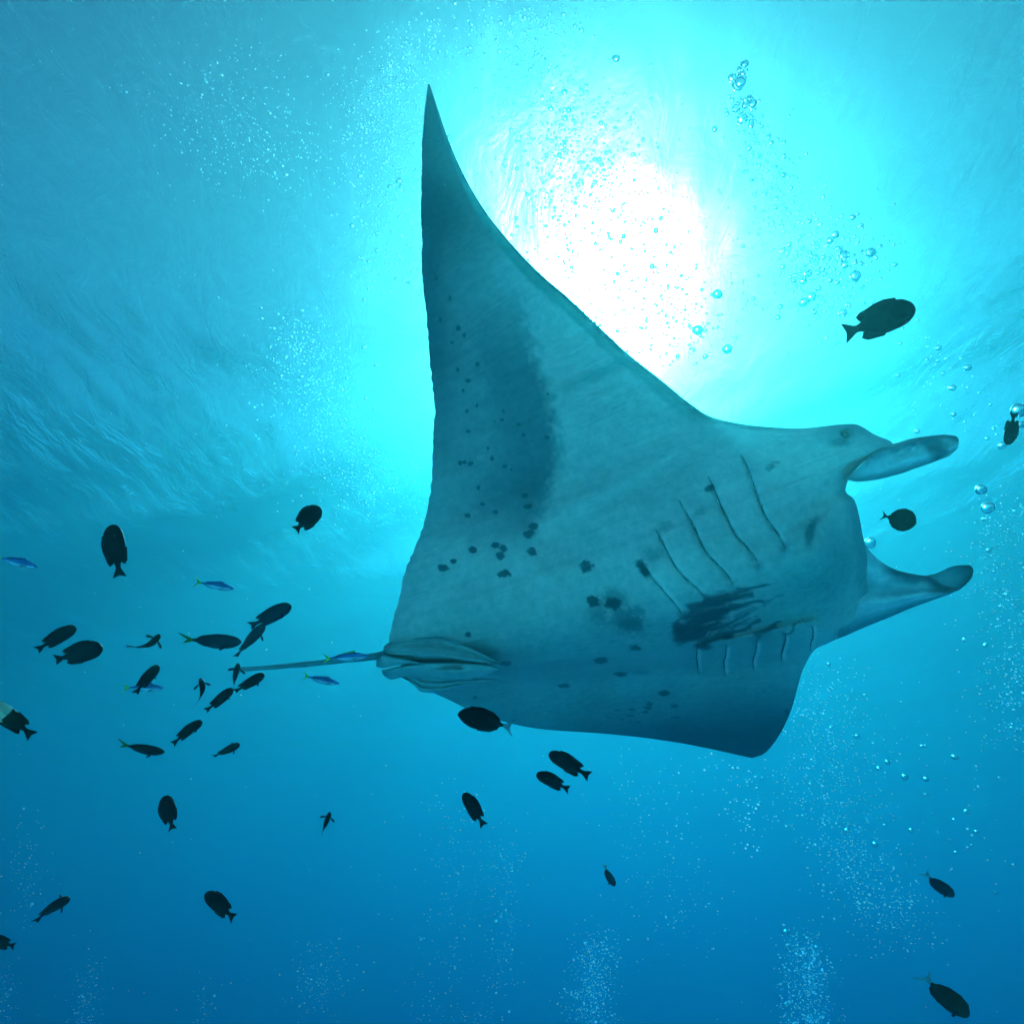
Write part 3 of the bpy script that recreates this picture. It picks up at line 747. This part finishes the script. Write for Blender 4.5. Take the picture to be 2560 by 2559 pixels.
dm('damsel', A, (207, 990), (229, 1086), 2.4, 'dark fish swimming straight up, topmost at the far left', 'fish', DARK, roll=200, yaw=12, bend=.35, tall=1.15)
dm('fusilier', 'fusilier', (71, 1070), (-14, 1050), 2.8, 'slender blue fish cut by the left edge', 'fish', FUS)
dm('fusilier', 'fusilier', (442, 1111), (366, 1097), 2.8, 'slender blue fish with green tail, topmost of the fusiliers left of the manta', 'fish', FUS)
dm('damsel', A, (547, 1142), (474, 1184), 2.4, 'dark fish overlapping another, upper of the crossing pair above the tail', 'fish', DARK, roll=35, mat=M_GREY, yaw=10)
dm('damsel', A, (499, 1178), (443, 1240), 2.9, 'thin dark fish tucked under the crossing pair above the tail', 'fish', DARK, roll=72, mat=M_GREY, tall=.9)
dm('damsel', A, (138, 1184), (74, 1224), 2.7, 'dark fish just above the stout black fish at left', 'fish', DARK, roll=40, yaw=15)
dm('damsel', A, (189, 1222), (105, 1246), 2.4, 'stout black fish with broad tail at left, heading right', 'fish', DARK, roll=12, yaw=12, tall=1.2)
dm('damsel', A, (302, 1197), (262, 1240), 3.0, 'little fish seen from below with fins spread, left of the long dark fish', 'fish', DARK, roll=97, bend=1.0)
dm('unicorn', 'unicornfish', (456, 1211), (338, 1210), 2.6, 'long dark fish with green forked tail above the ray tail tip', 'fish', DARK, roll=20, mat=M_GREY, tmat=M_GREEN)
dm('damsel', A, (450, 1251), (437, 1301), 2.9, 'small fish seen from below crossing the tip of the manta tail', 'fish', DARK, roll=98, mat=M_GREY)
dm('damsel', A, (498, 1271), (442, 1309), 2.8, 'dark fish just below the manta tail near its tip', 'fish', DARK, roll=45)
dm('damsel', A, (436, 1301), (393, 1341), 2.8, 'dark fish under the tail tip, its head touching the fish above', 'fish', DARK, roll=40, yaw=20)
dm('damsel', A, (378, 1279), (390, 1327), 2.9, 'small curved fish seen from below, left of the tail tip', 'fish', DARK, roll=100, bend=-1.1)
dm('damsel', A, (299, 1255), (254, 1308), 2.6, 'dark fish crossing in front of a slender blue fish', 'fish', DARK, roll=50)
dm('fusilier', 'fusilier', (309, 1298), (233, 1296), 3.0, 'slender blue fish with green tail behind a dark fish', 'fish', FUS)
dm('fusilier', 'fusilier', (641, 1290), (569, 1275), 2.9, 'slender blue fish with green tail just under the manta tail', 'fish', FUS)
dm('fusilier', 'fusilier', (694, 1237), (610, 1242), 3.1, 'slender blue fish overlapping the manta tail', 'fish', FUS, tall=1.1)
dm('damsel', A, (0, 1322), (50, 1393), 1.5, 'pale-faced fish lit at the left edge, cut by it', 'fish', DARK, roll=-160, yaw=-25, face=M_FACE, mat=M_BROWN, tmat=M_BLACK)
dm('damsel', A, (378, 1362), (327, 1398), 2.8, 'dark fish below the group at the tail tip, right of the long forked-tail fish', 'fish', DARK, roll=38, yaw=15)
dm('damsel', A, (452, 1403), (402, 1430), 2.9, 'dark fish lowest right of the tail-tip group, tail narrow', 'fish', DARK, roll=52)
dm('unicorn', 'unicornfish', (311, 1419), (221, 1407), 2.6, 'long dark fish with green forked tail, lower of the two long ones', 'fish', DARK, roll=15, tmat=M_GREEN)
dm('surgeon', 'surgeonfish', (863, 1347), (971, 1374), 2.3, 'big black surgeonfish with pale crescent tail overlapping the lower wing', 'fish', DARK, roll=8, tmat=M_PALE)
dm('damsel', A, (1036, 1424), (1112, 1461), 2.6, 'black fish under the lower wing, upper of two together', 'fish', DARK, roll=15, yaw=15)
dm('damsel', A, (1012, 1460), (1076, 1489), 2.7, 'black fish under the lower wing, lower of two together', 'fish', DARK, roll=32)
dm('damsel', A, (874, 1499), (914, 1555), 2.7, 'black fish alone below the big surgeonfish, tail down', 'fish', DARK, roll=15, yaw=15)
dm('damsel', A, (304, 1507), (333, 1559), 2.6, 'stout black fish at lower left, tail down', 'fish', DARK, roll=195, yaw=30, tall=1.35)
dm('damsel', A, (623, 1532), (606, 1575), 3.2, 'tiny fish seen from below with fins spread, alone below the tail', 'fish', DARK, roll=96)
dm('surgeon', 'surgeonfish', (1159, 1674), (1138, 1630), 3.0, 'small grey oval fish heading down, bottom centre', 'fish', DARK, roll=40, yaw=10, mat=M_GREY, tmat=M_PALE)
dm('surgeon', 'surgeonfish', (1799, 1692), (1742, 1648), 2.6, 'grey oval fish with pale tail heading down, upper of two at lower right', 'fish', DARK, roll=35, mat=M_GREY, tmat=M_PALE)
dm('surgeon', 'surgeonfish', (1825, 1919), (1738, 1834), 2.3, 'large dark oval fish with pale tail in the bottom right corner', 'fish', DARK, roll=32, mat=M_BROWN, tmat=M_PALE)
dm('damsel', A, (382, 1692), (450, 1725), 2.6, 'stout black fish at lower left, snout left', 'fish', DARK, roll=15, yaw=22)
dm('damsel', A, (131, 1693), (64, 1732), 2.8, 'narrow dark fish low at the left, snout up right', 'fish', DARK, roll=55)
dm('damsel', A, (-26, 1772), (31, 1784), 2.6, 'black fish cut by the left edge near the bottom', 'fish', DARK, roll=20)

# ------------------------------------------------------------------ bubbles
m = bpy.data.materials.new('bubble_air'); m.use_nodes = True
n = m.node_tree; n.nodes.clear()
out = n.nodes.new('ShaderNodeOutputMaterial')
gl = n.nodes.new('ShaderNodeBsdfGlass'); gl.inputs['IOR'].default_value = 0.75; gl.inputs['Roughness'].default_value = 0.12
n.links.new(gl.outputs[0], out.inputs['Surface'])
BUB = m
m = bpy.data.materials.new('bubble_fine'); m.use_nodes = True      # clusters of tiny bubbles scatter the light milky
n = m.node_tree; n.nodes.clear()
out = n.nodes.new('ShaderNodeOutputMaterial')
gl = n.nodes.new('ShaderNodeBsdfGlass'); gl.inputs['IOR'].default_value = 0.75; gl.inputs['Roughness'].default_value = 0.32
tl = n.nodes.new('ShaderNodeBsdfTranslucent'); tl.inputs['Color'].default_value = (.9, .9, .9, 1)
df = n.nodes.new('ShaderNodeBsdfDiffuse'); df.inputs['Color'].default_value = (.9, .9, .9, 1)
m1 = n.nodes.new('ShaderNodeMixShader'); m2 = n.nodes.new('ShaderNodeMixShader'); m1.inputs[0].default_value = .35; m2.inputs[0].default_value = .25
n.links.new(tl.outputs[0], m1.inputs[1]); n.links.new(df.outputs[0], m1.inputs[2])
n.links.new(gl.outputs[0], m2.inputs[1]); n.links.new(m1.outputs[0], m2.inputs[2]); n.links.new(m2.outputs[0], out.inputs['Surface'])
BUBF = m
import bmesh
def ico(sub):
    bm = bmesh.new(); bmesh.ops.create_icosphere(bm, subdivisions=sub, radius=1)
    v_ = np.array([tuple(q_.co) for q_ in bm.verts]); f_ = np.array([[w.index for w in q_.verts] for q_ in bm.faces]); bm.free()
    return v_, f_
I1v, I1f = ico(1); I3v, I3f = ico(3)
bub_me = []
for k_ in range(4):      # slightly flattened, wobbly shapes shared by all bubbles
    vv = I3v * np.array([1.1, 1.05, .8 + .06 * k_]) * (1 + .07 * np.sin(I3v[:, [0]] * 3 + k_) * np.cos(I3v[:, [1]] * 4 + k_))
    me = bpy.data.meshes.new('bubble'); me.from_pydata(vv.tolist(), [], I3f.tolist())
    for p_ in me.polygons: p_.use_smooth = True
    me.materials.append(BUB); bub_me.append(me)
big, fine = [], []      # (px,py,d,r_px, label)
def cloud(nn, pts, spread, d, dsp, rp, label, top=0, dens=None):
    """bubbles along a polyline of the rising plume; spread in photo pixels across it"""
    a = arc(pts, 60)
    for i in range(nn):
        t = random.random() if dens is None else random.random() ** dens
        p = a[min(59, int(t * 60))]
        sp = spread[0] * (1 - t) + spread[1] * t
        r = rp * random.lognormvariate(0, .42)
        x_, y_ = p[0] + random.gauss(0, sp), p[1] + random.gauss(0, min(sp, 40))
        dd = d + random.gauss(0, dsp)
        (big if i < top else fine).append((x_, y_, dd, r * (1.6 if i < top else 1), label))
L1 = 'round air bubble in the swarm right of the sunburst'
cloud(1100, [(2080, 800), (2060, 690), (1960, 520), (1900, 380), (1850, 250)], (85, 22), 4.6, .25, 2.6, L1, top=120)
cloud(240, [(2180, 620), (2100, 660), (2020, 700)], (50, 40), 4.6, .2, 3.0, L1, top=40)
cloud(30, [(1855, 290), (1845, 200), (1860, 160)], (18, 10), 4.3, .1, 4.2, L1, top=10)
L2 = 'air bubble drifting under the surface behind the manta head'
cloud(70, [(2500, 1100), (2350, 950), (2200, 850)], (90, 60), 4.6, .3, 2.4, L2, top=24)
L3 = 'air bubble in the plume right of the lower head fin'
cloud(700, [(2540, 1850), (2530, 1600), (2500, 1420), (2520, 1250)], (50, 50), 4.4, .3, 1.9, L3, top=30)
L4 = 'air bubble in the wide plume below the head, right of the lower wing'
cloud(1500, [(2260, 2330), (2120, 2120), (2060, 1900), (2050, 1700)], (60, 70), 5.5, .5, 1.7, L4, top=24)
cloud(120, [(1900, 2130), (1860, 2000), (1790, 1880)], (35, 45), 4.6, .3, 2.2, L4)
L5 = 'air bubble rising alone in open water at lower right'
cloud(60, [(2480, 2200), (2400, 2080), (2320, 1950), (2200, 1850)], (90, 90), 4.2, .5, 2.4, L5, top=22)
L6 = 'bubble in the rising plume at the bottom centre'
cloud(900, [(1490, 2620), (1480, 2500), (1490, 2360)], (38, 32), 7.0, .2, 1.6, L6, top=14)
L7 = 'bubble in the rising plume at the bottom right'
cloud(900, [(2010, 2620), (2020, 2500), (2005, 2350)], (42, 26), 6.6, .2, 1.8, L7, top=26)
for pts, nn_, sp in (([(1180, 2620), (1250, 2400), (1270, 2100)], 420, 28), ([(1060, 2600), (1120, 2350), (1150, 2000)], 350, 40), ([(1720, 2350), (1640, 2100), (1600, 1900)], 300, 70),
                     ([(200, 2620), (230, 2420)], 260, 24), ([(780, 2500), (810, 2400)], 260, 45), ([(505, 2600), (520, 2450)], 60, 20), ([(20, 2600), (15, 2420)], 100, 14), ([(60, 2300), (80, 2050)], 120, 30)):
    cloud(nn_, pts, (sp, sp), 8.5, .4, 1.35, '')
# swarm crossing the sunburst and the ones behind the raised wing tip
L8 = 'air bubble silhouetted against the white sunburst'
cloud(3200, [(1650, 860), (1500, 560), (1420, 380), (1360, 200), (1290, 20)], (120, 75), 6.3, .3, 2.3, L8, top=16)
cloud(2600, [(1010, 720), (1000, 480), (960, 250), (1080, 60)], (70, 50), 7.0, .4, 1.9, '')
cloud(1200, [(700, 420), (560, 250), (620, 60)], (120, 110), 7.5, .4, 1.5, '')
cloud(2200, [(960, 1250), (820, 1050), (760, 820)], (90, 60), 7.0, .4, 1.5, '')
cloud(250, [(60, 60), (1200, 500), (2200, 1200), (2400, 2000)], (500, 500), 5.5, .8, 1.5, '')
for i in range(420):      # drifting specks between the lens and the ray
    fine.append((random.uniform(0, 2560), random.uniform(0, 2560), random.uniform(.9, 2.6), random.lognormvariate(0, .4) * 1.0, ''))
for (x_, y_, r_, d_, lb) in [(1540, 147, 9, 3.6, 'large bubble above the sunburst, near the top of the picture'), (1862, 161, 9, 3.6, 'lone large bubble highest above the swarm at right'),
                    (1793, 736, 12, 3.4, 'uppermost of three clear bubbles over the sunburst beside the leading edge'), (1744, 826, 12, 3.4, 'leftmost of three clear bubbles over the sunburst'),
                    (1818, 873, 12, 3.4, 'lowest of three clear bubbles over the sunburst'), (2452, 1224, 13, 3.2, 'upper of two large bubbles right of the upper head fin'),
                    (2470, 1270, 15, 3.2, 'lower of two large bubbles right of the upper head fin'), (2176, 1357, 14, 3.8, 'dim bubble just off the mouth of the manta'),
                    (2548, 1026, 20, 3.1, 'biggest bubble, at the right edge beside a small fish'), (2553, 1062, 10, 3.1, 'bubble under the biggest one at the right edge'),
                    (1850, 207, 13, 3.9, 'big bubble heading the swarm at upper right'), (1882, 260, 10, 3.9, 'bubble just under the big one heading the swarm'),
                    (2262, 1942, 8, 3.4, 'bright bubble alone right of the lower wing tip'), (2315, 1948, 6, 3.4, 'small bubble beside the bright one right of the lower wing')]:
    big.append((x_, y_, d_, r_, lb))
PLURAL = {L1: ('in the tight cluster topping the swarm', 330, 'in the middle of the swarm right of the sunburst', 620, 'at the low end of the swarm above the dusky fish', 3.6),
          L3: ('right of the upper head fin', 1400, 'level with the lower head fin tip at right', 1620, 'at the foot of the plume at right', 2.8),
          L4: ('just right of the lower wing edge', 1800, 'midway down the wide plume', 2050, 'low in the wide plume above the grey oval fish', 2.6),
          L5: ('in open water right of the lower wing tip', 1920, 'in open water above the grey oval fish', 2100, 'in open water at lower right', 3.6),
          L2: ('under the dusky fish', 900, 'between the dusky fish and the upper head fin', 1050, 'right of the upper head fin tip', 3.6),
          L8: ('over the top edge of the sunburst', 300, 'over the middle of the sunburst', 550, 'over the sunburst near the wing edge', 3.4)}
for (x_, y_, d_, r_, lb) in big:
    if not (-40 < x_ < 2600 and -40 < y_ < 2600): continue
    o = bpy.data.objects.new('bubble', random.choice(bub_me)); COL.objects.link(o)
    o.location = P(x_, y_, d_); rr = r_ * K * d_; o.scale = (rr, rr, rr)
    o.rotation_euler = (random.uniform(-.3, .3), random.uniform(-.3, .3), random.uniform(0, 6))
    if lb in PLURAL:
        z_ = PLURAL[lb]; where = z_[0] if y_ < z_[1] else z_[2] if y_ < z_[3] else z_[4]
        lb = ('tiny ' if r_ < z_[5] else 'small ' if r_ < z_[5] * 1.5 else 'large ') + lb.split(' bubble')[0].replace('round ', '') + ' bubble ' + where
    tag(o, lb, 'bubble', 'air bubbles rising through the water')
fn_ = np.array([(a[0], a[1], a[2], a[3]) for a in fine])
cen = PN(fn_[:, 0], fn_[:, 1], fn_[:, 2]); rad = fn_[:, 3] * K * fn_[:, 2]
sq_ = np.stack([rng.uniform(.8, 1.3, len(rad)), rng.uniform(.8, 1.3, len(rad)), rng.uniform(.6, 1.0, len(rad))], -1)
V_ = cen[:, None] + I1v[None] * rad[:, None, None] * sq_[:, None]
F_ = I1f[None] + (np.arange(len(rad)) * len(I1v))[:, None, None]
fb = mesh_np('fine_bubbles', V_.reshape(-1, 3), F_.reshape(-1, 3), BUBF)
tag(fb, 'fine bubbles drifting in clouds and plumes all through the water', kind='stuff')
